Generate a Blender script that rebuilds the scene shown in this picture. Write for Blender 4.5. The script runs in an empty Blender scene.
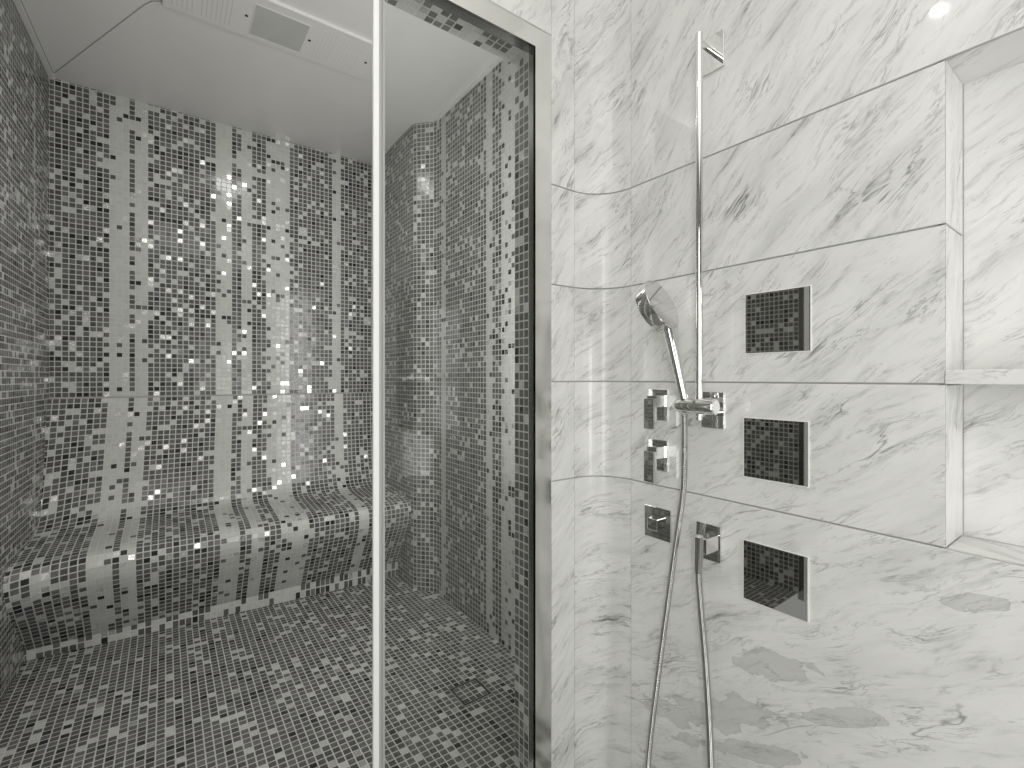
import bpy, bmesh, math, random
from mathutils import Vector, Matrix

random.seed(11)
S = bpy.context.scene
COL = S.collection
OZ = 1.25                      # eye height over the steam room floor; drawings below measure z from the eye

# ------------------------------------------------------------------ helpers
def V(x, y, z): return Vector((x, y, z + OZ))

def link(name, me, parent=None):
    o = bpy.data.objects.new(name, me)
    COL.objects.link(o)
    if parent is not None: o.parent = parent
    return o

def tag(o, label=None, cat=None, group=None, kind=None):
    if label: o['label'] = label
    if cat: o['category'] = cat
    if group: o['group'] = group
    if kind: o['kind'] = kind
    return o

def thing(name, label, cat, loc, group=None):
    o = bpy.data.objects.new(name, None)
    o.empty_display_size = .05
    COL.objects.link(o); o.location = loc
    bpy.context.view_layer.update()
    return tag(o, label, cat, group)

def mesh_obj(name, verts, faces, mats, parent=None, mat_idx=None, smooth=False):
    me = bpy.data.meshes.new(name)
    off = parent.location if parent is not None else Vector((0, 0, 0))
    if parent is not None and parent.parent is not None: off = off + parent.parent.location
    me.from_pydata([tuple(Vector(v) - off) for v in verts], [], faces)
    for m in (mats if isinstance(mats, (list, tuple)) else [mats]): me.materials.append(m)
    if mat_idx: me.polygons.foreach_set('material_index', mat_idx)
    if smooth: me.polygons.foreach_set('use_smooth', [True] * len(me.polygons))
    me.update()
    return link(name, me, parent)

def bm_obj(name, bm, mat, parent=None, smooth_angle=None):
    bmesh.ops.recalc_face_normals(bm, faces=bm.faces)
    me = bpy.data.meshes.new(name)
    off = Vector((0, 0, 0)); p = parent
    while p is not None:
        off = off + p.location; p = p.parent
    bmesh.ops.translate(bm, vec=-off, verts=bm.verts)
    bm.to_mesh(me); bm.free()
    for m in (mat if isinstance(mat, (list, tuple)) else [mat]): me.materials.append(m)
    if smooth_angle is not None:
        me.polygons.foreach_set('use_smooth', [True] * len(me.polygons))
        me.set_sharp_from_angle(angle=math.radians(smooth_angle))
    me.update()
    return link(name, me, parent)

def add_box(bm, lo, hi, bevel=0.0, seg=2):
    lo, hi = Vector(lo), Vector(hi)
    r = bmesh.ops.create_cube(bm, size=1.0)
    vs = r['verts']
    for v in vs:
        v.co = Vector([(lo[i] + hi[i]) / 2 + v.co[i] * (hi[i] - lo[i]) for i in range(3)])
    if bevel > 0:
        es = {e for v in vs for e in v.link_edges}
        bmesh.ops.bevel(bm, geom=list(es), offset=bevel, segments=seg, affect='EDGES', profile=.5)

def frame_of(d):
    d = d.normalized()
    a = Vector((0, 0, 1)) if abs(d.z) < .9 else Vector((1, 0, 0))
    u = d.cross(a).normalized()
    return u, d.cross(u).normalized()

def add_lathe(bm, base, axis, prof, n=40):
    """prof: list of (distance along axis, radius)"""
    base = Vector(base); axis = Vector(axis).normalized()
    u, w = frame_of(axis)
    rings = []
    for (t, r) in prof:
        if r < 1e-6:
            rings.append([bm.verts.new(base + axis * t)])
        else:
            rings.append([bm.verts.new(base + axis * t + (u * math.cos(2 * math.pi * k / n) + w * math.sin(2 * math.pi * k / n)) * r) for k in range(n)])
    for a, b in zip(rings, rings[1:]):
        for k in range(n):
            k2 = (k + 1) % n
            if len(a) == 1 and len(b) == 1: continue
            if len(a) == 1: bm.faces.new((a[0], b[k], b[k2]))
            elif len(b) == 1: bm.faces.new((a[k], b[0], a[k2]))
            else: bm.faces.new((a[k], b[k], b[k2], a[k2]))

def add_rod(bm, a, b, r, ch=.001, n=32):
    a, b = Vector(a), Vector(b); L = (b - a).length
    add_lathe(bm, a, b - a, [(0, 0), (0, r - ch), (ch, r), (L - ch, r), (L, r - ch), (L, 0)], n)

def catmull(pts, per=14):
    P = [Vector(p) for p in pts]
    P = [P[0] * 2 - P[1]] + P + [P[-1] * 2 - P[-2]]
    out = []
    for i in range(1, len(P) - 2):
        for k in range(per):
            t = k / per
            p0, p1, p2, p3 = P[i - 1:i + 3]
            out.append(.5 * ((2 * p1) + (p2 - p0) * t + (2 * p0 - 5 * p1 + 4 * p2 - p3) * t * t + (3 * p1 - p0 - 3 * p2 + p3) * t ** 3))
    out.append(P[-2])
    return out

def resample(pts, step):
    """points spaced evenly along a polyline; works for 2D and 3D Vectors"""
    pts = [Vector(p) for p in pts]
    L = [0]
    for a, b in zip(pts, pts[1:]): L.append(L[-1] + (b - a).length)
    n = max(1, round(L[-1] / step))
    out = []; j = 0
    for k in range(n + 1):
        s = L[-1] * k / n
        while j < len(L) - 2 and L[j + 1] < s: j += 1
        f = (s - L[j]) / max(1e-9, L[j + 1] - L[j])
        out.append(pts[j].lerp(pts[j + 1], min(1, f)))
    return out

# ------------------------------------------------------------------ materials
def new_mat(name):
    m = bpy.data.materials.new(name); m.use_nodes = True
    nt = m.node_tree
    return m, nt, nt.nodes['Principled BSDF']

def N(nt, typ, **kw):
    n = nt.nodes.new(typ)
    for k, v in kw.items():
        if hasattr(n, k): setattr(n, k, v)
        else: n.inputs[k].default_value = v
    return n

def ramp(nt, src, stops, interp='LINEAR'):
    r = nt.nodes.new('ShaderNodeValToRGB'); r.color_ramp.interpolation = interp
    e = r.color_ramp.elements
    while len(e) > 1: e.remove(e[-1])
    e[0].position = stops[0][0]; e[0].color = (*([stops[0][1]] * 3), 1)
    for p, v in stops[1:]:
        q = e.new(p); q.color = (v, v, v, 1)
    nt.links.new(src, r.inputs[0])
    return r.outputs[0]

def math_n(nt, op, a, b=None, clamp=False):
    n = nt.nodes.new('ShaderNodeMath'); n.operation = op; n.use_clamp = clamp
    for i, x in enumerate((a, b)):
        if x is None: continue
        if isinstance(x, (int, float)): n.inputs[i].default_value = x
        else: nt.links.new(x, n.inputs[i])
    return n.outputs[0]

def mix_col(nt, fac, a, b):
    n = nt.nodes.new('ShaderNodeMix'); n.data_type = 'RGBA'
    nt.links.new(fac, n.inputs[0]) if not isinstance(fac, float) else setattr(n.inputs[0], 'default_value', fac)
    for i, x in ((6, a), (7, b)):
        if isinstance(x, tuple): n.inputs[i].default_value = x
        else: nt.links.new(x, n.inputs[i])
    return n.outputs[2]

def noise(nt, vec, scale, detail=4, rough=.55, dist=0.0):
    n = nt.nodes.new('ShaderNodeTexNoise')
    n.inputs['Scale'].default_value = scale; n.inputs['Detail'].default_value = detail
    n.inputs['Roughness'].default_value = rough; n.inputs['Distortion'].default_value = dist
    nt.links.new(vec, n.inputs['Vector'])
    return n.outputs['Fac']

def mapping(nt, vec, scale=(1, 1, 1), loc=(0, 0, 0), rot=(0, 0, 0)):
    n = nt.nodes.new('ShaderNodeMapping')
    n.inputs['Scale'].default_value = scale; n.inputs['Location'].default_value = loc; n.inputs['Rotation'].default_value = rot
    nt.links.new(vec, n.inputs['Vector'])
    return n.outputs[0]

def marble_material(name, patches=(), rough=.045):
    m, nt, b = new_mat(name)
    uv = N(nt, 'ShaderNodeUVMap').outputs[0]
    # slow warp so that veins wander
    wn = nt.nodes.new('ShaderNodeTexNoise'); wn.inputs['Scale'].default_value = 5.0; wn.inputs['Detail'].default_value = 3
    nt.links.new(uv, wn.inputs['Vector'])
    sub = nt.nodes.new('ShaderNodeVectorMath'); sub.operation = 'SUBTRACT'; nt.links.new(wn.outputs['Color'], sub.inputs[0]); sub.inputs[1].default_value = (.5, .5, .5)
    scl = nt.nodes.new('ShaderNodeVectorMath'); scl.operation = 'SCALE'; scl.inputs[3].default_value = .07; nt.links.new(sub.outputs[0], scl.inputs[0])
    add = nt.nodes.new('ShaderNodeVectorMath'); nt.links.new(uv, add.inputs[0]); nt.links.new(scl.outputs[0], add.inputs[1])
    p = add.outputs[0]
    st = mapping(nt, p, (1.0, 6.5, 1))            # drawn out along the vein
    fine = mapping(nt, p, (2.2, 13, 1), (7.3, 2.1, 0))
    band = ramp(nt, noise(nt, mapping(nt, p, (1.1, 4.5, 1), (3, 9, 0)), 2.6, 5, .6), [(.44, 0), (.58, .35), (.72, 1)])
    def lines(vec, sc, width, det=4, rg=.55, dist=.4):
        n = noise(nt, vec, sc, det, rg, dist)
        d = math_n(nt, 'ABSOLUTE', math_n(nt, 'SUBTRACT', n, .5))
        return ramp(nt, d, [(0, 1), (width * .45, .55), (width, 0)])
    l1 = lines(st, 1.9, .012)
    l2 = lines(fine, 2.4, .016, 5, .6)
    l3 = lines(mapping(nt, p, (1, 5, 1), (11, 4, 0)), 4.2, .014, 6, .62)
    k1 = ramp(nt, noise(nt, mapping(nt, p, (1.2, 2.4, 1), (1, 5, 0)), 4.5, 3), [(.47, 0), (.64, 1)])
    k2 = ramp(nt, noise(nt, mapping(nt, p, (1.2, 2.4, 1), (6, 2, 0)), 6.0, 3), [(.46, 0), (.66, 1)])
    streak = ramp(nt, noise(nt, fine, 3.2, 6, .68), [(.53, 0), (.72, 1)])
    tot = math_n(nt, 'MULTIPLY', l1, k1)
    tot = math_n(nt, 'MULTIPLY', tot, .70)
    t2 = math_n(nt, 'MULTIPLY', math_n(nt, 'MULTIPLY', l2, k2), .55)
    t3 = math_n(nt, 'MULTIPLY', math_n(nt, 'MULTIPLY', l3, k1), .55)
    bandl = math_n(nt, 'MULTIPLY', band, .30)
    strk = math_n(nt, 'MULTIPLY', math_n(nt, 'MULTIPLY', streak, math_n(nt, 'ADD', band, .35)), .62)
    tot = math_n(nt, 'MAXIMUM', tot, math_n(nt, 'MAXIMUM', t2, t3))
    tot = math_n(nt, 'ADD', tot, math_n(nt, 'ADD', bandl, strk), clamp=True)
    col = mix_col(nt, tot, (.80, .80, .78, 1), (.17, .172, .166, 1))
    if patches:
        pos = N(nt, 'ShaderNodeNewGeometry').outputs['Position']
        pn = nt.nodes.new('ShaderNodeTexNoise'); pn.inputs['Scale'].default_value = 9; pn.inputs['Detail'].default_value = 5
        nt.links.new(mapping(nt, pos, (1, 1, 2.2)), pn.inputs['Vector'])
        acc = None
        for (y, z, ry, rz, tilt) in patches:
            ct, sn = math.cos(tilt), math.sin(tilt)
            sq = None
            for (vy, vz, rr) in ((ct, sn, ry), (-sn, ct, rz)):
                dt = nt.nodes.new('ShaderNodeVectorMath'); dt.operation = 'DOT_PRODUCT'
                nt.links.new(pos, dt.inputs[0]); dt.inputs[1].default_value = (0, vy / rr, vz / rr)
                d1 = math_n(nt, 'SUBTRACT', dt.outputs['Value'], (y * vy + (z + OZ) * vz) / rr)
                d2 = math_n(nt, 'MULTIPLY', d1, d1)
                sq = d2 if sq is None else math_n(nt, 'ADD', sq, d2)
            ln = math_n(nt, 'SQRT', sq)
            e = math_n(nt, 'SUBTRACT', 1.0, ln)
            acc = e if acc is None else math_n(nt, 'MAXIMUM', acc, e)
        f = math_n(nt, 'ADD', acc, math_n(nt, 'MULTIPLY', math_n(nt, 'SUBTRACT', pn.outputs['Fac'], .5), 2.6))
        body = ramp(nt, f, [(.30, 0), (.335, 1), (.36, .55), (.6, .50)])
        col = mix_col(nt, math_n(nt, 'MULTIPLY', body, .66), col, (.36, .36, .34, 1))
    nt.links.new(col, b.inputs['Base Color'])
    b.inputs['Roughness'].default_value = rough
    b.inputs['Specular IOR Level'].default_value = .45
    return m

MARBLE = marble_material('veined_marble')
MARBLE_HONED = marble_material('veined_marble_honed', rough=.24)
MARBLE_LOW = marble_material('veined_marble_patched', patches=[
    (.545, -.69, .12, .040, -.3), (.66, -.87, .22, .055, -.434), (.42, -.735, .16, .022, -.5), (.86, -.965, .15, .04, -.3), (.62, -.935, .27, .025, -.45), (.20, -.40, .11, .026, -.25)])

def tile_material():
    m, nt, b = new_mat('glass_mosaic_tile')
    at = N(nt, 'ShaderNodeAttribute', attribute_name='tint')
    pos = N(nt, 'ShaderNodeNewGeometry').outputs['Position']
    cl = noise(nt, pos, 130, 2, .6)
    mul = nt.nodes.new('ShaderNodeMix'); mul.data_type = 'RGBA'; mul.blend_type = 'MULTIPLY'; mul.inputs[0].default_value = 1
    nt.links.new(at.outputs['Color'], mul.inputs[6]); nt.links.new(ramp(nt, cl, [(.3, .84), (.7, 1.0)]), mul.inputs[7])
    nt.links.new(mul.outputs[2], b.inputs['Base Color'])
    b.inputs['Roughness'].default_value = .16
    b.inputs['Specular IOR Level'].default_value = .38
    return m
TILE = tile_material()

def pearl_material():
    m, nt, b = new_mat('silver_mosaic_tile')
    at = N(nt, 'ShaderNodeAttribute', attribute_name='tint')
    nt.links.new(at.outputs['Color'], b.inputs['Base Color'])
    b.inputs['Metallic'].default_value = .75; b.inputs['Roughness'].default_value = .22
    pos = N(nt, 'ShaderNodeNewGeometry').outputs['Position']
    bp = nt.nodes.new('ShaderNodeBump'); bp.inputs['Strength'].default_value = .22; bp.inputs['Distance'].default_value = .002
    nt.links.new(noise(nt, pos, 120, 1, .5), bp.inputs['Height']); nt.links.new(bp.outputs[0], b.inputs['Normal'])
    return m
PEARL = pearl_material()

def plain(name, col, rough=.5, metal=0.0, spec=.5):
    m, nt, b = new_mat(name)
    b.inputs['Base Color'].default_value = (*col, 1); b.inputs['Roughness'].default_value = rough
    b.inputs['Metallic'].default_value = metal; b.inputs['Specular IOR Level'].default_value = spec
    return m

def grainy(name, col, rough, metal=0.0, scale=60, amt=.12):
    m, nt, b = new_mat(name)
    pos = N(nt, 'ShaderNodeNewGeometry').outputs['Position']
    f = noise(nt, pos, scale, 3)
    c = mix_col(nt, ramp(nt, f, [(.3, 0), (.7, 1)]), tuple(x * (1 - amt) for x in col) + (1,), tuple(col) + (1,))
    nt.links.new(c, b.inputs['Base Color']); b.inputs['Roughness'].default_value = rough; b.inputs['Metallic'].default_value = metal
    return m

GROUT = grainy('grout', (.61, .61, .585), .75)
JOINT = plain('marble_joint', (.47, .47, .455), .7)
CEIL = grainy('satin_acrylic', (.80, .795, .775), .32, scale=8, amt=.02)
WHITE = grainy('white_plaster', (.80, .79, .76), .6, scale=20, amt=.03)
RETURN = plain('dark_grey_metal', (.30, .30, .29), .22, 1.0)  # darker metal for the inner returns and the wall gasket
CHROME = plain('chrome', (.76, .76, .745), .045, 1.0)
SATIN = plain('brushed_steel', (.90, .90, .88), .16, 1.0)
HOSE = plain('ribbed_hose_chrome', (.47, .47, .46), .16, 1.0)
MIRROR = plain('dark_mirror_steel', (.40, .40, .385), .02, 1.0)
DARK = plain('black_rubber', (.02, .02, .02), .5)
GAP = plain('gap_grey', (.36, .355, .34), .6)  # grey for seams, joints, bench top edge and the left panel holes
EDGE = plain('white_edge_profile', (.93, .93, .92), .25)
SEAL = plain('grey_seal', (.42, .43, .42), .35)
LENS = grainy('frosted_lens', (.57, .57, .55), .45, scale=14, amt=.08)
BLACKHOLE = plain('screw_black', (.012, .012, .012), .6)
NOZZ = plain('nozzle_grey_rubber', (.12, .12, .12), .5)

def glass_material():
    m, nt, b = new_mat('clear_glass')
    nt.nodes.remove(b)
    out = nt.nodes['Material Output']
    tr = N(nt, 'ShaderNodeBsdfTransparent'); tr.inputs[0].default_value = (.955, .965, .955, 1)
    gl = N(nt, 'ShaderNodeBsdfGlossy'); gl.inputs['Roughness'].default_value = 0.0; gl.inputs[0].default_value = (.97, .97, .97, 1)
    lw = N(nt, 'ShaderNodeLayerWeight'); lw.inputs[0].default_value = .5
    f5 = math_n(nt, 'POWER', lw.outputs['Facing'], 5.0)          # Schlick reflectance of a thin pane
    fac = math_n(nt, 'ADD', math_n(nt, 'MULTIPLY', f5, .93), .032, clamp=True)
    mx = N(nt, 'ShaderNodeMixShader')
    nt.links.new(fac, mx.inputs[0]); nt.links.new(tr.outputs[0], mx.inputs[1]); nt.links.new(gl.outputs[0], mx.inputs[2])
    nt.links.new(mx.outputs[0], out.inputs[0])
    return m
GLASS = glass_material()

# ------------------------------------------------------------------ mosaic
PITCH = .0264
MID, DK, LT, SV = 0, 1, 2, 3
def pick(kind):
    r = random.random()
    if kind == 'stripe':  return LT if r < .89 else (MID if r < .93 else (DK if r < .955 else SV))
    if kind == 'speck':   return LT if r < .76 else (DK if r < .86 else (MID if r < .94 else SV))
    if kind == 'floor':   return MID if r < .84 else (DK if r < .90 else (LT if r < .985 else SV))
    if kind == 'plinth':  return MID if r < .58 else (LT if r < .93 else (DK if r < .96 else SV))
    if kind == 'plain':   return MID if r < .80 else (DK if r < .875 else (LT if r < .975 else SV))
    if kind == 'dark': return DK if r < .85 else (MID if r < .98 else LT)
    return MID if r < .70 else (DK if r < .82 else (LT if r < .935 else SV))   # 'field'

def tint(k):
    w = random.uniform(-.5, .5)
    if k == MID:
        v = random.choice((.095, .11, .125, .145, .17)) * (1 + .12 * w); return (v * 1.01, v, v * .965)
    if k == DK:
        v = .034 * (1 + .6 * w); return (v, v, v * .97)
    if k == LT:
        v = .61 * (1 + .10 * w); return (v, v, v * .965)
    v = .80 * (1 + .15 * w); return (v, v, v * .97)

class Mosaic:
    def __init__(s): s.v = []; s.f = []; s.mi = []; s.c = []
    def quad(s, pts, mi, col):
        i = len(s.v); s.v.extend(pts); s.f.append((i, i + 1, i + 2, i + 3)); s.mi.append(mi); s.c.append(col)
    def sheet(s, grid, kind_of, flip=False, tilt=.010, gap=.085, lift=.0007):
        """grid[i][j] = corner points, i along columns, j along rows; each cell becomes one tile over a grout bed"""
        for i in range(len(grid) - 1):
            for j in range(len(grid[0]) - 1):
                a, b, c, d = grid[i][j], grid[i + 1][j], grid[i + 1][j + 1], grid[i][j + 1]
                n = (b - a).cross(d - a)
                if n.length < 1e-12: continue
                n.normalize()
                if flip: n = -n
                s.quad([a, b, c, d] if not flip else [a, d, c, b], 0, (.58, .58, .56))
                kd = pick(kind_of(i, j))
                tl = tilt * (1 if random.random() < .8 else 2.6) * (2.0 if kd == SV else 1)
                ta, tb = random.gauss(0, tl), random.gauss(0, tl)
                g = gap
                q = []
                for (u, w) in ((g, g), (1 - g, g), (1 - g, 1 - g), (g, 1 - g)):
                    p = a * (1 - u) * (1 - w) + b * u * (1 - w) + c * u * w + d * (1 - u) * w
                    q.append(p + n * (lift + PITCH * max(-.022, (u - .5) * ta + (w - .5) * tb)))
                if flip: q.reverse()
                s.quad(q, 2 if kd == SV else 1, tint(kd))
    def build(s, name, parent=None):
        o = mesh_obj(name, s.v, s.f, [GROUT, TILE, PEARL], parent, s.mi)
        at = o.data.color_attributes.new('tint', 'FLOAT_COLOR', 'CORNER')
        buf = []
        for c in s.c: buf.extend((*c, 1.0) * 4)
        at.data.foreach_set('color', buf)
        return o

def steps(a, b, p=PITCH):
    n = max(1, round(abs(b - a) / p))
    return [a + (b - a) * k / n for k in range(n + 1)]

XL, XR, XA = -.475, 1.287, 1.195      # left wall, right wall, alcove side over the bench
YI, YB, YB2 = 1.215, 3.30, 3.25       # inner face of the front wall, back wall, reclined bench back
ZC = 1.512
XP = -.538                                # left end of the opening
def left_x(y): return XL - .030 * (YB - y)   # the left wall is a little out of square
def floor_z(x): return -1.212 - .050 * (x - XL) / (XR - XL)

# stripes of pale tile on the back wall and down the bench (x ranges)
PALE = {9: 'stripe', 10: 'stripe', 11: 'stripe', 13: 'speck', 14: 'stripe', 27: 'stripe', 28: 'stripe', 29: 'stripe', 32: 'stripe', 33: 'stripe',
        37: 'speck', 38: 'speck', 39: 'stripe', 40: 'stripe', 41: 'stripe', 52: 'stripe', 53: 'stripe'}
def back_kind(i):
    return PALE.get(i, 'plain' if i > 41 else 'field')

xs_b = [XL] + [-.482 + .0267 * i for i in range(1, 63)] + [XA]
def col_x(i): return (xs_b[i] + xs_b[i + 1]) / 2

# back wall above the bench back
m = Mosaic()
zs = steps(-.100, ZC + .02)
m.sheet([[V(x, YB, z) for z in zs] for x in xs_b], lambda i, j: back_kind(i))
tag(m.build('wall_back'), 'grey mosaic back wall of the steam room with pale vertical stripes', kind='structure')

# left wall, with one pale column near the rear corner
m = Mosaic()
ys = steps(YI, YB)
zs = steps(-1.212, ZC + .02)
m.sheet([[V(left_x(y), y, z) for z in zs] for y in ys],
        lambda i, j: 'stripe' if abs((ys[i] + ys[i + 1]) / 2 - 3.03) < .016 or 1.95 < ys[i] < 2.0 or 2.30 < ys[i] < 2.34 else 'plain')
tag(m.build('wall_left'), 'grey mosaic side wall left of the bench', kind='structure')

# right wall with its rounded return into the bench alcove
def fillet(p, c_, q, r, n=5):
    a = c_ + (p - c_).normalized() * r; b = c_ + (q - c_).normalized() * r
    return [a * (1 - t) ** 2 + c_ * 2 * t * (1 - t) + b * t * t for t in [k / n for k in range(n + 1)]]
k0, k1, k2, k3 = Vector((XR, YI)), Vector((XR, 2.527)), Vector((1.190, 2.632)), Vector((XA, YB))
smooth = [k0] + fillet(k0, k1, k2, .032) + fillet(k1, k2, k3, .032) + [k3]
pl = resample(smooth, PITCH)
def right_kind(y):
    if 2.385 < y < 2.45 or 1.908 < y < 1.966: return 'stripe'
    if y < 1.833: return 'speck'
    if 1.833 <= y < 1.908: return 'field'
    return 'plain'
m = Mosaic()
m.sheet([[V(p.x, p.y, z) for z in steps(-1.262, ZC + .02)] for p in pl],
        lambda i, j: right_kind(pl[i].y), flip=True, tilt=.008)
tag(m.build('wall_right'), 'grey mosaic side wall of the steam room behind the glass', kind='structure')

# steam room floor, falling slightly towards the drain
DR = (.915, 1.048, 1.565, 1.692)
m = Mosaic()
fx = steps(-.58, XR); fy = steps(YI, 2.95)
def in_drain(i, j):
    cx, cy = (fx[i] + fx[i + 1]) / 2, (fy[j] + fy[j + 1]) / 2
    return DR[0] < cx < DR[1] and DR[2] < cy < DR[3]
m.sheet([[V(x, y, floor_z(x)) for y in fy] for x in fx], lambda i, j: 'floor', tilt=.006, gap=.08)
tag(m.build('floor'), 'grey mosaic floor of the steam room', kind='structure')

# jamb and lintel of the opening, and the inner face of the front wall
JX, YF, YJ, ZH = .896, 1.108, 1.143, .996
YP = 1.110                      # front of the chrome frame
m = Mosaic()
m.sheet([[V(JX, y, z) for z in steps(-1.25, ZH)] for y in steps(YJ, YI)], lambda i, j: 'plain', flip=True, tilt=.006)
tag(m.build('trim_1'), 'mosaic jamb beside the chrome frame', kind='structure')
m = Mosaic()
m.sheet([[V(x, y, ZH) for y in steps(YJ, YI)] for x in steps(XP, JX)], lambda i, j: 'speck' if (i // 3) % 2 else 'plain', flip=True, tilt=.006)
tag(m.build('trim_2'), 'mosaic soffit under the lintel of the steam room opening', kind='structure')
m = Mosaic()
m.sheet([[V(x, YI, z) for z in steps(-1.25, ZC)] for x in steps(JX, XR)], lambda i, j: 'plain', flip=True)
m.sheet([[V(x, YI, z) for z in steps(ZH, ZC)] for x in steps(XP, JX)], lambda i, j: 'plain', flip=True)
tag(m.build('wall_inner'), 'mosaic inner face of the front wall', kind='structure')

# ------------------------------------------------------------------ tiled bench
bench = thing('tiled_bench', 'built-in grey mosaic bench with reclined back along the steam room rear wall', 'bench', V(.36, 2.9, -1.23))
PROF = [(3.250, -.102), (3.232, -.20), (3.205, -.36), (3.165, -.53), (3.130, -.62), (3.100, -.672), (3.055, -.702), (2.98, -.716), (2.865, -.722), (2.745, -.728), (2.652, -.736),
        (2.592, -.750), (2.570, -.775), (2.572, -.815), (2.598, -.868), (2.662, -.945), (2.735, -1.02), (2.802, -1.095), (2.862, -1.165)]
def prof_at(x):
    f = min(1, max(0, (x + .51) / .40)); f = f * (2 - f)
    out = []
    for (y, z) in PROF:
        k = min(1, max(0, (3.16 - y) / .5)); k = k * k * (3 - 2 * k)
        if z < -.80: k *= max(0, (z + 1.165) / .365)
        out.append(Vector((0, y + .095 * f * k, z)))
    return catmull(out, 5)
ref = resample(prof_at(.36), PITCH); nrow = len(ref) - 1
def row_pts(x):
    p = prof_at(x); L = sum((b - a).length for a, b in zip(p, p[1:]))
    return resample(p, L / nrow)
def skew(x, z, y=YB): return min(XA, max(left_x(y), x - .027 * min(1, max(0, (-.10 - z) / .62))))      # the courses run slightly askew towards the seat
xs_s = [-.482 + .0267 * i for i in range(-2, 65)]
grid = [[V(skew(x, q.z, q.y), q.y, q.z) for q in row_pts(skew(x, -1, 2.55))] for x in xs_s]
# split: reclined back (down to the crease) and the seat with its curved front
crease = next(k for k, q in enumerate(ref) if q.z < -.705)
m = Mosaic(); m.sheet([[g for g in r[:crease + 1]] for r in grid], lambda i, j: back_kind(i - 2), flip=True)
o = m.build('backrest', bench)
m = Mosaic(); m.sheet([[g for g in r[crease:]] for r in grid], lambda i, j: back_kind(i - 2), flip=True)
o = m.build('seat', bench)
bm = bmesh.new()      # the flat top edge of the reclined back
add_box(bm, V(XL, YB2 - .002, -.106), V(XA, YB, -.1005), .0)
bm_obj('top_edge', bm, GAP, bench)
m = Mosaic()
def base_y(x): return prof_at(x)[-1].y + .003
m.sheet([[V(x, base_y(x) + dy, zz) for (dy, zz) in ((0, -1.160), (.001, (-1.160 + floor_z(x)) / 2), (.002, floor_z(x) - .002))] for x in [skew(q, -1, 2.87) for q in xs_s]],
        lambda i, j: 'stripe' if back_kind(i - 2) in ('stripe', 'speck') else 'plinth', flip=True, tilt=.016)
tag(m.build('plinth', bench), 'upright two-tile skirting under the curved bench front')

# ------------------------------------------------------------------ floor drain
dr = thing('floor_drain', 'square tile-filled drain with a thin metal rim in the mosaic floor', 'drain', V(.98, 1.63, floor_z(.98)))
zd = floor_z(.98)
bm = bmesh.new()
t = .006
add_box(bm, V(DR[0], DR[2], zd - .004), V(DR[0] + t, DR[3], zd + .0035), .0008)
add_box(bm, V(DR[1] - t, DR[2], zd - .004), V(DR[1], DR[3], zd + .0035), .0008)
add_box(bm, V(DR[0], DR[2], zd - .004), V(DR[1], DR[2] + t, zd + .0035), .0008)
add_box(bm, V(DR[0], DR[3] - t, zd - .004), V(DR[1], DR[3], zd + .0035), .0008)
tag(bm_obj('rim', bm, SATIN, dr), 'thin steel rim')
bm = bmesh.new()
for (a, b, c, d) in ((DR[0] + t, DR[0] + 2.2 * t, DR[2] + t, DR[3] - t), (DR[1] - 2.2 * t, DR[1] - t, DR[2] + t, DR[3] - t), (DR[0] + t, DR[1] - t, DR[2] + t, DR[2] + 2 * t), (DR[0] + t, DR[1] - t, DR[3] - 2 * t, DR[3] - t)):
    add_box(bm, V(a, c, zd + .0010), V(b, d, zd + .0042))
tag(bm_obj('slot', bm, BLACKHOLE, dr), 'dark drainage slot inside the rim')
m = Mosaic()
m.sheet([[V(x, y, zd + .003) for y in steps(DR[2] + 2 * t, DR[3] - 2 * t)] for x in steps(DR[0] + 2 * t, DR[1] - 2 * t)], lambda i, j: 'floor', gap=.08)
m.build('tile_insert', dr)

# ------------------------------------------------------------------ steam room ceiling
PX0, PX1, PY0, PY1 = -.012, .808, 2.112, 2.398
hz = ZC + .012
c = [V(XP, YI, ZC), V(XR, YI, ZC), V(XR, YB, ZC), V(XL, YB, ZC), V(PX0, PY0, hz), V(PX1, PY0, hz), V(PX1, PY1, hz), V(PX0, PY1, hz)]
top = [V(XP, YI, ZC + .1), V(XR, YI, ZC + .1), V(XR, YB, ZC + .1), V(XL, YB, ZC + .1)]
o = mesh_obj('ceiling', c + top, [(0, 4, 5, 1), (1, 5, 6, 2), (2, 6, 7, 3), (3, 7, 4, 0), (4, 7, 6, 5), (8, 9, 10, 11), (0, 1, 9, 8), (1, 2, 10, 9), (2, 3, 11, 10), (3, 0, 8, 11)], CEIL)
tag(o, 'pale grey faceted steam room ceiling', kind='structure')
def strip(name, pts, w, h, mat, label):
    bm = bmesh.new()
    for a, b in zip(pts, pts[1:]):
        a, b = Vector(a), Vector(b); d = (b - a).normalized(); s_ = d.cross(Vector((0, 0, 1))).normalized() * w / 2; u = Vector((0, 0, h / 2))
        vs = [bm.verts.new(p) for p in (a - s_ - u, a + s_ - u, a + s_ + u, a - s_ + u, b - s_ - u, b + s_ - u, b + s_ + u, b - s_ + u)]
        for q in ((0, 1, 2, 3), (7, 6, 5, 4), (0, 4, 5, 1), (1, 5, 6, 2), (2, 6, 7, 3), (3, 7, 4, 0)): bm.faces.new([vs[k] for k in q])
    return tag(bm_obj(name, bm, mat), label, kind='structure')
strip('trim_3', [V(-.448, 3.24, ZC + .0005), V(-.07, 2.445, hz - .001), V(-.045, 2.405, hz - .001), V(-.013, 2.385, hz - .001)], .0035, .003, GAP, 'thin ceiling seam from the rear corner to the ceiling panel')
strip('trim_4', [V(-.0135, 2.385, hz - .001), V(-.0135, 2.10, hz - .001)], .0035, .003, GAP, 'short ceiling seam at the end of the ceiling panel')
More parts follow.
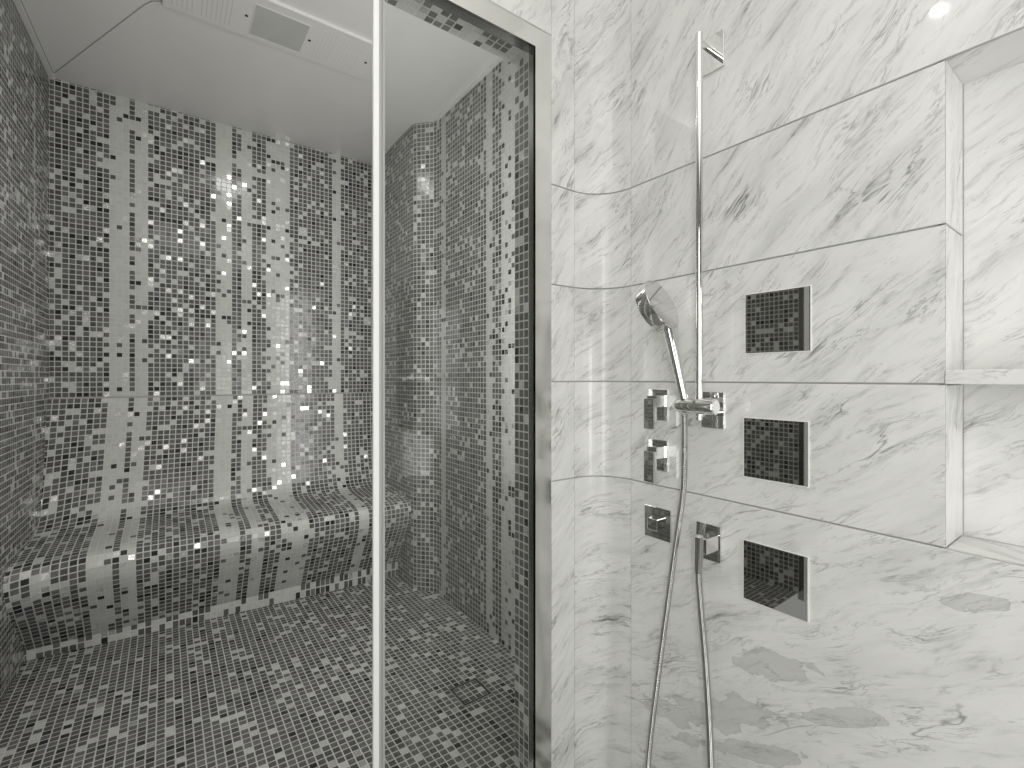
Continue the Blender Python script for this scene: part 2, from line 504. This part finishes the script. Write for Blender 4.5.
strip('trim_5', [V(left_x(YI) + .011, YI, ZC - .004), V(XL + .011, YB, ZC - .004)], .020, .010, CEIL, 'slim ceiling trim along the left mosaic wall')
strip('trim_6', [V(left_x(YI) + .0225, YI, ZC + .0006), V(XL + .0225, YB - .06, ZC + .0006)], .003, .003, GAP, 'fine grey joint beside the slim ceiling trim')
strip('trim_7', [V(XR - .010, YI, ZC - .003), V(XR - .010, 2.50, ZC - .003)], .020, .010, CEIL, 'slim ceiling trim along the right mosaic wall')

# ceiling panel with perforated ends and a square light
cp = thing('ceiling_panel', 'long perforated panel with a square light in the steam room ceiling', 'ceiling light', V(.398, 2.255, hz))
bm = bmesh.new()
add_box(bm, V(PX0, PY0 + .012, hz - .010), V(PX1, PY1, hz + .004), .003)
bm_obj('panel', bm, CEIL, cp)
bm = bmesh.new()
add_box(bm, V(PX0, PY0 - .002, hz - .0125), V(PX1 + .005, PY0 + .012, hz + .004), .003)
tag(bm_obj('front_lip', bm, CEIL, cp), 'raised lip along the panel edge')
def holes(x0, x1):
    bm = bmesh.new(); nx = int((x1 - x0) / .0165); ny = 16
    for i in range(nx):
        n_gap = i in (5,)
        if n_gap: continue
        for j in range(ny):
            add_lathe(bm, V(x0 + i * .0165, 2.148 + j * .0142, hz - .0105), (0, 0, 1), [(0, 0), (0, .0021), (.003, .0021)], 8)
    return bm
g = bm_obj('grille', holes(.02, .245), GAP, cp); tag(g, 'rows of small round holes left of the light')
g = bm_obj('grille', holes(.55, .755), plain('hole_grey', (.62, .61, .59), .6), cp); tag(g, 'rows of small round holes right of the light')
bm = bmesh.new()
LX0, LX1, LY0, LY1 = .296, .500, 2.165, 2.368
w = .004
for (a, b, c_, d) in ((LX0 - w, LX0, LY0 - w, LY1 + w), (LX1, LX1 + w, LY0 - w, LY1 + w), (LX0, LX1, LY0 - w, LY0), (LX0, LX1, LY1, LY1 + w)):
    add_box(bm, V(a, c_, hz - .0115), V(b, d, hz - .006))
lf = bm_obj('light_frame', bm, CEIL, cp)
bm = bmesh.new(); add_box(bm, V(LX0, LY0, hz - .0104), V(LX1, LY1, hz - .008))
tag(bm_obj('lens', bm, LENS, cp), 'square frosted grey lens')
for x in (.272, .520, .775):
    bm = bmesh.new(); add_lathe(bm, V(x, 2.257, hz - .0125), (0, 0, 1), [(0, 0), (0, .0045), (.0012, .0062), (.003, .0062)], 16)
    tag(bm_obj('screw', bm, BLACKHOLE, cp, 40), 'small black screw')

# ------------------------------------------------------------------ opening frame and glass
fr = thing('chrome_frame', 'wide polished chrome frame around the steam room opening', 'door frame', V(.93, YF, -1.25))
def l_profile(name, boxes, label):
    bm = bmesh.new()
    for lo, hi in boxes: add_box(bm, lo, hi)
    o = bm_obj(name, bm, SATIN, fr)
    return tag(o, label) if label else o
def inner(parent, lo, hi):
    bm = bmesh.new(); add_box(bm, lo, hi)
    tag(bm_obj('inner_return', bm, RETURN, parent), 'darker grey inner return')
p = l_profile('post', [(V(JX, YP, -1.32), V(.957, YP + .012, 1.052))], None)
inner(p, V(JX, YP + .0004, -1.32), V(JX + .006, YJ, ZH))
p = l_profile('post', [(V(XP - .061, YP, -1.32), V(XP, YP + .012, 1.052))], None)
inner(p, V(XP - .006, YP + .0004, -1.32), V(XP, YJ, ZH))
bm = bmesh.new(); add_box(bm, V(XP - .006, 1.160, -1.25), V(XP + .004, 1.186, ZH - .002), .001)
tag(bm_obj('wall_strip', bm, EDGE, fr), 'pale strip on the left side of the opening')
bm = bmesh.new(); add_box(bm, V(XP - .012, YJ, -1.25), V(XP - .001, YI + .004, ZH - .002))
tag(bm_obj('wall_gasket', bm, RETURN, fr), 'dark grey gasket beside the pale strip')
p = l_profile('head_rail', [(V(XP, YP, ZH), V(JX, YP + .012, 1.052))], None)
inner(p, V(XP, YP + .0004, ZH - .001), V(JX, YJ + .004, ZH + .012))
gp = thing('glass_screen', 'fixed clear glass pane between the white-edged upright and the chrome frame', 'glass screen', V(.65, 1.12, -1.25))
GX = .418
bm = bmesh.new(); add_box(bm, V(GX - .004, 1.114, -1.245), V(JX - .001, 1.122, ZH - .001), .0)
tag(bm_obj('pane', bm, GLASS, gp), 'clear glass')
bm = bmesh.new(); add_box(bm, V(.3940, 1.0940, -1.235), V(.4080, 1.1030, ZH - .002), .0006)
tag(bm_obj('edge_strip', bm, EDGE, gp), 'bright white edge of the upright')
bm = bmesh.new()
add_box(bm, V(.4082, 1.0960, -1.235), V(.4135, 1.125, ZH - .002), .0004)
add_box(bm, V(.4135, 1.0985, -1.235), V(.4175, 1.1135, ZH - .002), .0)
add_box(bm, V(.4135, 1.1225, -1.235), V(.4175, 1.1300, ZH - .002), .0)
add_box(bm, V(.4175, 1.0960, -1.235), V(.4230, 1.1135, ZH - .002), .0004)
add_box(bm, V(.4175, 1.1225, -1.235), V(.4230, 1.1305, ZH - .002), .0004)
tag(bm_obj('upright', bm, SEAL, gp), 'grey metal channel holding the glass')

# ------------------------------------------------------------------ marble walls
class Slabs:
    def __init__(s): s.v = []; s.f = []; s.uv = []; s.mi = []; s.base = MARBLE
    def face(s, pts, uvs, mi):
        i = len(s.v); s.v.extend(pts); s.f.append(tuple(range(i, i + len(pts)))); s.uv.append(uvs); s.mi.append(mi)
    def slab(s, plan, z0, z1, ang, off, mi=0, gap=.0016, ch=.0014, depth=.012):
        """plan: list of 2D points of the face, left to right as seen from the room; real thickness and eased edges"""
        P = [Vector(p) for p in plan]
        L = [0.0]
        for a, b in zip(P, P[1:]): L.append(L[-1] + (b - a).length)
        nr = []
        for k in range(len(P)):
            a = P[max(0, k - 1)]; b = P[min(len(P) - 1, k + 1)]
            d = (b - a).normalized(); nr.append(Vector((d.y, -d.x)))      # into the room is -nr ... see below
        ca, sa = math.cos(ang), math.sin(ang)
        def uv(l, z): return ((l * ca + z * sa) + off[0], (-l * sa + z * ca) + off[1])
        def ring(inset, dep):
            z_lo, z_hi = z0 + gap + inset, z1 - gap - inset
            out = []
            for k, p in enumerate(P):
                q = p.copy()
                if k == 0: q = p + (P[1] - p).normalized() * (gap * .3 + inset)
                if k == len(P) - 1: q = p - (p - P[-2]).normalized() * (gap * .3 + inset)
                q = q - nr[k] * dep
                out.append((V(q.x, q.y, z_lo), V(q.x, q.y, z_hi), L[k]))
            return out
        a, b, c_ = ring(ch, 0), ring(0, ch), ring(0, depth)
        for k in range(len(P) - 1):
            s.face([a[k][0], a[k + 1][0], a[k + 1][1], a[k][1]], [uv(L[k], z0), uv(L[k + 1], z0), uv(L[k + 1], z1), uv(L[k], z1)], mi)
            for r0, r1 in ((a, b), (b, c_)):
                s.face([r1[k][0], r1[k + 1][0], r0[k + 1][0], r0[k][0]], [uv(L[k], z0)] * 2 + [uv(L[k + 1], z0)] * 2, mi)
                s.face([r0[k][1], r0[k + 1][1], r1[k + 1][1], r1[k][1]], [uv(L[k], z1)] * 2 + [uv(L[k + 1], z1)] * 2, mi)
        for r0, r1 in ((a, b), (b, c_)):
            s.face([r1[0][0], r0[0][0], r0[0][1], r1[0][1]], [uv(0, z0), uv(0, z0), uv(0, z1), uv(0, z1)], mi)
            s.face([r0[-1][0], r1[-1][0], r1[-1][1], r0[-1][1]], [uv(L[-1], z0), uv(L[-1], z0), uv(L[-1], z1), uv(L[-1], z1)], mi)
    def bed(s, plan, z0, z1, depth=.010):
        P = [Vector(p) for p in plan]
        for k in range(len(P) - 1):
            d = (P[k + 1] - P[k]).normalized(); n = Vector((d.y, -d.x))
            a, b = P[k] - n * depth * .6, P[k + 1] - n * depth * .6
            s.face([V(a.x, a.y, z0), V(b.x, b.y, z0), V(b.x, b.y, z1), V(a.x, a.y, z1)], [(0, 0)] * 4, 2)
    def build(s, name, label):
        o = mesh_obj(name, s.v, s.f, [s.base, MARBLE_LOW, JOINT], None, s.mi)
        ul = o.data.uv_layers.new(name='UVMap')
        ul.data.foreach_set('uv', [x for f in s.uv for p in f for x in p])
        return tag(o, label, kind='structure')

WX = 1.178
ROWS = [-1.32, -.3185, -.0115, .2885, .596, 1.45]
ANG = [.55, .62, .72, .80, .88]
def arc(n=18):
    R = .123; cx, cy = WX - R, YF - R
    return [(cx + R * math.sin(k / n * math.pi / 2), cy + R * math.cos(k / n * math.pi / 2)) for k in range(n + 1)]
A = arc()
front = Slabs(); front.base = MARBLE_HONED
for r in range(5):
    z0, z1 = ROWS[r], ROWS[r + 1]
    front.slab([(.958, YF), A[0]], z0, z1, ANG[r] + .25, (3.1 * r + .7, 1.7 * r + 5), 0)
    front.slab(A, z0, z1, ANG[r] - .12 if r else .25, (2.3 * r + 9, 4.1 * r + 2), 0)
front.bed([(.958, YF)] + A, ROWS[0], ROWS[-1])
# plain marble field over the opening and left of it
front.slab([(XP - .062, YF), (.958, YF)], 1.053, 1.45, .9, (4.2, 8.8), 0)
front.slab([(-1.0, YF), (XP - .062, YF)], -1.32, 1.45, .8, (14.2, 3.3), 0)
front.build('wall_front', 'white marble beside the chrome frame, curving into the side wall')

right = Slabs()
NY0, NY1, NX = .240, -.62, 1.306
OFFS = [(.35, .85), (4.4, 2.6), (8.15, 5.55), (2.75, 9.35), (6.2, 13.4)]
for r in range(5):
    z0, z1 = ROWS[r], ROWS[r + 1]
    right.slab([A[-1], (WX, NY0 if r in (1, 2, 3) else -1.4)], z0, z1, ANG[r], OFFS[r], 1 if r == 0 else 0)
    if r in (0, 4): pass
    else:
        right.slab([(WX, NY1), (WX, -1.4)], z0, z1, ANG[r], (21, 3 * r), 0)
        right.slab([(WX, NY0), (NX, NY0)], z0, z1, 1.3, (3 + r * 1.3, 17 + r), 0)
        right.slab([(NX, NY1), (WX, NY1)], z0, z1, 1.3, (5 + r * 1.3, 19 + r), 0)
right.slab([(NX, NY0), (NX, NY1)], ROWS[1], ROWS[4], .62, (16.3, 11.9), 0, gap=0)
right.bed([A[-1], (WX, NY0)], ROWS[0], ROWS[-1])
right.bed([(WX, NY0), (WX, -1.4)], ROWS[0], ROWS[1]); right.bed([(WX, NY0), (WX, -1.4)], ROWS[4], ROWS[5]); right.bed([(WX, NY1), (WX, -1.4)], ROWS[1], ROWS[4])
right.bed([(WX, NY0), (NX + .02, NY0)], ROWS[1] - .01, ROWS[4] + .01)
# niche sill and niche head
def flat(z, up, o_):
    q = [V(WX, NY0, z), V(WX, NY1, z), V(NX, NY1, z), V(NX, NY0, z)]
    uvs = [(o_ + .6 * (p.y) + .5 * p.x, o_ + .8 * p.x - .5 * p.y) for p in q]
    if up: q.reverse(); uvs.reverse()
    right.face(q, uvs, 0)
flat(ROWS[1] - .0005, True, 7.0); flat(ROWS[4] - .0015, False, 12.5)
right.build('wall_marble', 'white veined marble side wall with a recessed niche')

sh = thing('niche_shelf', 'white marble shelf board across the wall niche', 'shelf', V(1.24, -.19, .0))
bm = bmesh.new(); add_box(bm, V(WX - .004, NY1 + .001, -.0115), V(NX - .001, NY0 + .001, .0150), .0015, 2)
o = bm_obj('board', bm, MARBLE, sh)
ul = o.data.uv_layers.new(name='UVMap')
for lp in o.data.loops:
    cco = o.data.vertices[lp.vertex_index].co
    ul.data[lp.index].uv = (cco.y * .9 + cco.z + 30, cco.x + cco.z * .8 + 4)

# rest of the shower room, behind the camera
def quad_obj(name, pts, mat, label): return tag(mesh_obj(name, pts, [(0, 1, 2, 3)], mat), label, kind='structure')
m = Mosaic()
sx = steps(-1.0, 1.178, .052); sy = steps(-1.4, YF, .052)
m.sheet([[V(x, y, -1.32) for y in sy] for x in sx], lambda i, j: 'floor')
tag(m.build('floor'), 'mosaic floor of the shower', kind='structure')
quad_obj('ceiling', [V(-1.0, -1.4, 1.45), V(-1.0, YF, 1.45), V(1.306, YF, 1.45), V(1.306, -1.4, 1.45)], WHITE, 'white ceiling of the shower')
m = Mosaic()
m.sheet([[V(-1.0, y, z) for z in steps(-1.32, 1.45, .03)] for y in steps(-1.4, YF, .03)], lambda i, j: 'stripe' if i % 29 in (4, 5) else 'dark')
tag(m.build('wall_side'), 'grey mosaic wall opposite the shower fittings', kind='structure')
m = Mosaic()
for (xa, xb, za, zb) in ((-1.0, .45, -1.32, 1.45), (.45, .90, .70, 1.45), (.90, WX, -1.32, 1.45)):
    m.sheet([[V(x, -1.4, z) for z in steps(za, zb, .03)] for x in steps(xa, xb, .03)], lambda i, j: 'dark', flip=True)
tag(m.build('wall_rear'), 'grey mosaic wall around the doorway of the shower', kind='structure')

# ------------------------------------------------------------------ shower fittings
def plate(parent, y0, y1, z0, z1, thick=.006, mat=CHROME, name='plate', label=None, bev=.0012):
    bm = bmesh.new(); add_box(bm, V(WX - thick, y0, z0), V(WX + .001, y1, z1), bev, 2)
    o = bm_obj(name, bm, mat, parent)
    if label: o['label'] = label
    return o

# three mirror plates
for (y0, y1, z0, z1, lab) in ((.470, .618, .062, .208, 'topmost of the three square dark mirrored plates set in the marble wall'),
                              (.475, .622, -.2465, -.100, 'middle one of the three square dark mirrored plates, right of the slide bar foot'),
                              (.476, .623, -.553, -.407, 'lowest of the three square dark mirrored plates, right of the hose outlet')):
    t_ = thing('wall_plate', lab, 'wall plate', V(WX, (y0 + y1) / 2, z0), 'square mirrored plates on the marble wall')
    plate(t_, y0, y1, z0, z1, .0035, MIRROR, 'mirror_face', None, .0006)
    bm = bmesh.new()
    e = .0022
    for (a, b, c_, d) in ((y0 - e, y0, z0 - e, z1 + e), (y1, y1 + e, z0 - e, z1 + e), (y0, y1, z0 - e, z0), (y0, y1, z1, z1 + e)):
        add_box(bm, V(WX - .0022, a, c_), V(WX + .001, b, d))
    tag(bm_obj('rim', bm, EDGE, t_), 'thin rim around the mirror, painted white as a bright halo')  # white of the rim stands in for a bright halo at the plate edges

# slide bar
BX, BY = 1.105, .702
sb = thing('slide_bar', 'tall chrome shower slide bar fixed to the marble wall', 'shower rail', V(WX, BY, -.13))
bm = bmesh.new(); add_rod(bm, V(BX, BY, -.108), V(BX, BY, .884), .0092); bm_obj('rail', bm, CHROME, sb, 40)
for (z0, z1, za, lab) in ((.813, .910, .862, 'upper wall plate'), (-.133, -.037, -.090, 'lower wall plate')):
    p = plate(sb, .674, .739, z0, z1, .006, CHROME, 'wall_bracket', lab)
    bm = bmesh.new(); add_rod(bm, V(BX - .004 if za > 0 else BX, BY, za), V(WX - .005, BY, za), .0085 if za > 0 else .012)
    bm_obj('bracket_arm', bm, CHROME, p, 40)
bm = bmesh.new()
SZ = -.0725
add_lathe(bm, V(1.103, .655, SZ), (0, 1, 0), [(0, 0), (0, .0185), (.0015, .0205), (.044, .0205), (.045, .0195), (.046, .0195), (.047, .0198), (.073, .0198), (.074, .0185), (.075, .0185), (.076, .0188), (.1, .0188), (.108, .0178), (.112, .0150), (.112, 0)], 48)
sl = bm_obj('slider', bm, CHROME, sb, 35)
bm = bmesh.new(); add_lathe(bm, V(1.103, .6548, SZ), (0, -1, 0), [(0, .0165), (.0006, .0160), (.0006, 0)], 40)
bm_obj('end_cap', bm, SATIN, sl, 40)

# hand shower
hs = thing('hand_shower', 'chrome hand shower with a round disc head, resting in the slide bar holder', 'hand shower', V(1.10, .742, -.09))
nb = Vector((.140, -.904, .406)).normalized()          # the back of the head looks up and towards the room
hb = V(1.077, .792, .199)                              # centre of the back face
bm = bmesh.new()
R_ = .074; T_ = .036
add_lathe(bm, hb, -nb, [(0, 0), (0, R_ - .0016), (.0014, R_), (T_ - .004, R_), (T_ - .001, R_ - .0015), (T_, R_ - .004)], 72)
hd = bm_obj('shower_head', bm, CHROME, hs, 28)
bm = bmesh.new(); add_lathe(bm, hb - nb * T_, -nb, [(-.001, R_ - .0035), (.0004, R_ - .005), (.0004, 0)], 64)
sp = bm_obj('spray_face', bm, SATIN, hd, 40)
bm = bmesh.new()
u, w_ = frame_of(nb)
for ring_, cnt in ((.012, 6), (.024, 12), (.036, 18), (.048, 24), (.060, 30)):
    for k in range(cnt):
        an = 2 * math.pi * k / cnt
        add_lathe(bm, hb - nb * T_ + (u * math.cos(an) + w_ * math.sin(an)) * ring_, -nb, [(0, .002), (.0015, .0016), (.0015, 0)], 8)
bm_obj('nozzle', bm, NOZZ, hd)
bm = bmesh.new()
ha, he = V(1.100, .742, -.056), V(1.0800, .7755, .128)
ax = (he - ha); Lh = ax.length
add_lathe(bm, ha, ax, [(0, 0), (0, .0105), (.003, .0112), (.06, .0122), (.13, .0140), (Lh - .02, .0150), (Lh + .012, .0145), (Lh + .014, 0)], 40)
bm_obj('handle', bm, CHROME, hs, 35)

# hose: one loop from the hand shower down and back up to the outlet
ho = thing('shower_hose', 'flexible chrome hose looping from the hand shower down to the wall outlet', 'shower hose', V(1.10, .75, -1.3))
path = [V(1.100, .7418, -.096), V(1.100, .741, -.16), V(1.102, .744, -.25), V(1.106, .752, -.32), V(1.112, .775, -.44), V(1.118, .806, -.62), V(1.122, .838, -.82), V(1.124, .868, -1.03),
        V(1.122, .876, -1.13), V(1.116, .86, -1.22), V(1.108, .80, -1.272), V(1.100, .735, -1.272), V(1.095, .685, -1.21), V(1.094, .665, -1.12), V(1.094, .662, -1.03), V(1.096, .668, -.88), V(1.098, .680, -.72), V(1.100, .695, -.58), V(1.100, .700, -.52), V(1.100, .701, -.482)]
cen = resample(catmull(path, 16), .0016)
bm = bmesh.new(); prev = None; n = 14
uu = Vector((1, 0, 0))
for k, p in enumerate(cen):
    d = (cen[min(k + 1, len(cen) - 1)] - cen[max(k - 1, 0)]).normalized()
    uu = (uu - d * uu.dot(d)).normalized(); ww = d.cross(uu)
    r = .0085 if k % 3 else .0072
    ringv = [bm.verts.new(p + (uu * math.cos(2 * math.pi * q / n) + ww * math.sin(2 * math.pi * q / n)) * r) for q in range(n)]
    if prev:
        for q in range(n): bm.faces.new((prev[q], ringv[q], ringv[(q + 1) % n], prev[(q + 1) % n]))
    prev = ringv
bm_obj('hose', bm, HOSE, ho, 50)
bm = bmesh.new(); add_rod(bm, V(1.100, .7012, -.497), V(1.100, .700, -.403), .0115, .0015); bm_obj('connector', bm, CHROME, ho, 40)

# outlet the hose hangs from
eo = thing('hose_outlet', 'square chrome hose outlet on the marble wall below the slide bar', 'wall outlet', V(WX, .72, -.487))
plate(eo, .684, .754, -.487, -.391)
bm = bmesh.new(); add_box(bm, V(1.113, .687, -.452), V(WX - .004, .716, -.412), .0015); bm_obj('outlet_arm', bm, CHROME, eo)

# valves
def lever_valve(z1, z0, blade, lab):
    t_ = thing('shower_valve', lab, 'shower valve', V(WX, .88, z0), 'shower valves on the marble wall')
    plate(t_, .847, .913, z0, z1)
    zc_ = (z0 + z1) / 2 + .012
    bm = bmesh.new(); add_box(bm, V(1.130, .852, zc_ - .017), V(WX - .004, .886, zc_ + .017), .0016); st_ = bm_obj('stem', bm, CHROME, t_)
    bm = bmesh.new(); add_box(bm, V(1.116, .852, blade[1]), V(1.132, .886, blade[0]), .0016); bm_obj('lever', bm, CHROME, t_)
lever_valve(-.033, -.125, (-.058, -.146), 'upper of the two lever valves, level with the foot of the slide bar')
lever_valve(-.182, -.273, (-.210, -.298), 'lower of the two lever valves, left of the hanging hose')
t_ = thing('shower_valve', 'square chrome valve plate without a lever, lowest of the valves', 'shower valve', V(WX, .88, -.474), 'shower valves on the marble wall')
plate(t_, .835, .927, -.475, -.382)
bm = bmesh.new(); add_box(bm, V(1.150, .866, -.446), V(WX - .004, .900, -.412), .0016); bm_obj('button', bm, CHROME, t_)

# ------------------------------------------------------------------ lights
def area(name, loc, rot, sx, sy, power, shape='RECTANGLE', col=(1, .995, .98)):
    l = bpy.data.lights.new(name, 'AREA'); l.shape = shape; l.size = sx
    if shape in ('RECTANGLE', 'ELLIPSE'): l.size_y = sy
    l.energy = power; l.color = col
    o = bpy.data.objects.new(name, l); COL.objects.link(o); o.location = loc; o.rotation_euler = rot
    return o
area('sparkle_fill', V(.68, -1.38, -.1), (math.radians(90), 0, 0), .26, 1.4, 13)  # unseen source added behind the camera for sparkle on the mosaic
area('downlight', V(-.09, .52, 1.44), (0, 0, 0), .04, .04, 1.2, 'DISK')
area('bounce_fill', V(.1, -.1, 1.12), (math.radians(180), 0, 0), 1.3, 1.5, 11)  # unseen lamp added, turned up to bounce light off the shower ceiling
area('side_fill', V(-.96, -.76, .10), (0, math.radians(-90), 0), 2.0, .6, 29)  # unseen fill added for even light on the marble; no window here
area('lintel_fill', V(.40, 1.26, 1.20), (math.radians(60), 0, 0), 1.3, .34, 4.6)  # unseen lamp added behind the lintel to brighten the steam room
area('corner_fill', V(1.09, 1.29, .25), (math.radians(90), 0, math.radians(22)), .26, 1.3, 11)  # added lamp hidden behind the jamb, brightens the steam room
area('lens_fill', V(.398, 2.266, ZC - .012), (0, 0, 0), .2, .2, 3.5)  # fill added under the unlit lens, brightens floor and bench

w = bpy.data.worlds.new('World'); S.world = w; w.use_nodes = True
w.node_tree.nodes['Background'].inputs[0].default_value = (1, .995, .98, 1)
w.node_tree.nodes['Background'].inputs[1].default_value = .5

# ------------------------------------------------------------------ camera
cd = bpy.data.cameras.new('Camera'); cam = bpy.data.objects.new('Camera', cd); COL.objects.link(cam)
cam.location = (0, 0, OZ)
cam.rotation_euler = (math.radians(90), 0, -math.atan2(346, 475))
cd.sensor_width = 36; cd.lens = 475 / 1024 * 36; cd.shift_y = -6 / 1024; cd.clip_start = .02
S.camera = cam
S.view_settings.view_transform = 'Standard'; S.view_settings.look = 'None'; S.view_settings.gamma = 1; S.view_settings.exposure = 0
S.view_settings.use_curve_mapping = False
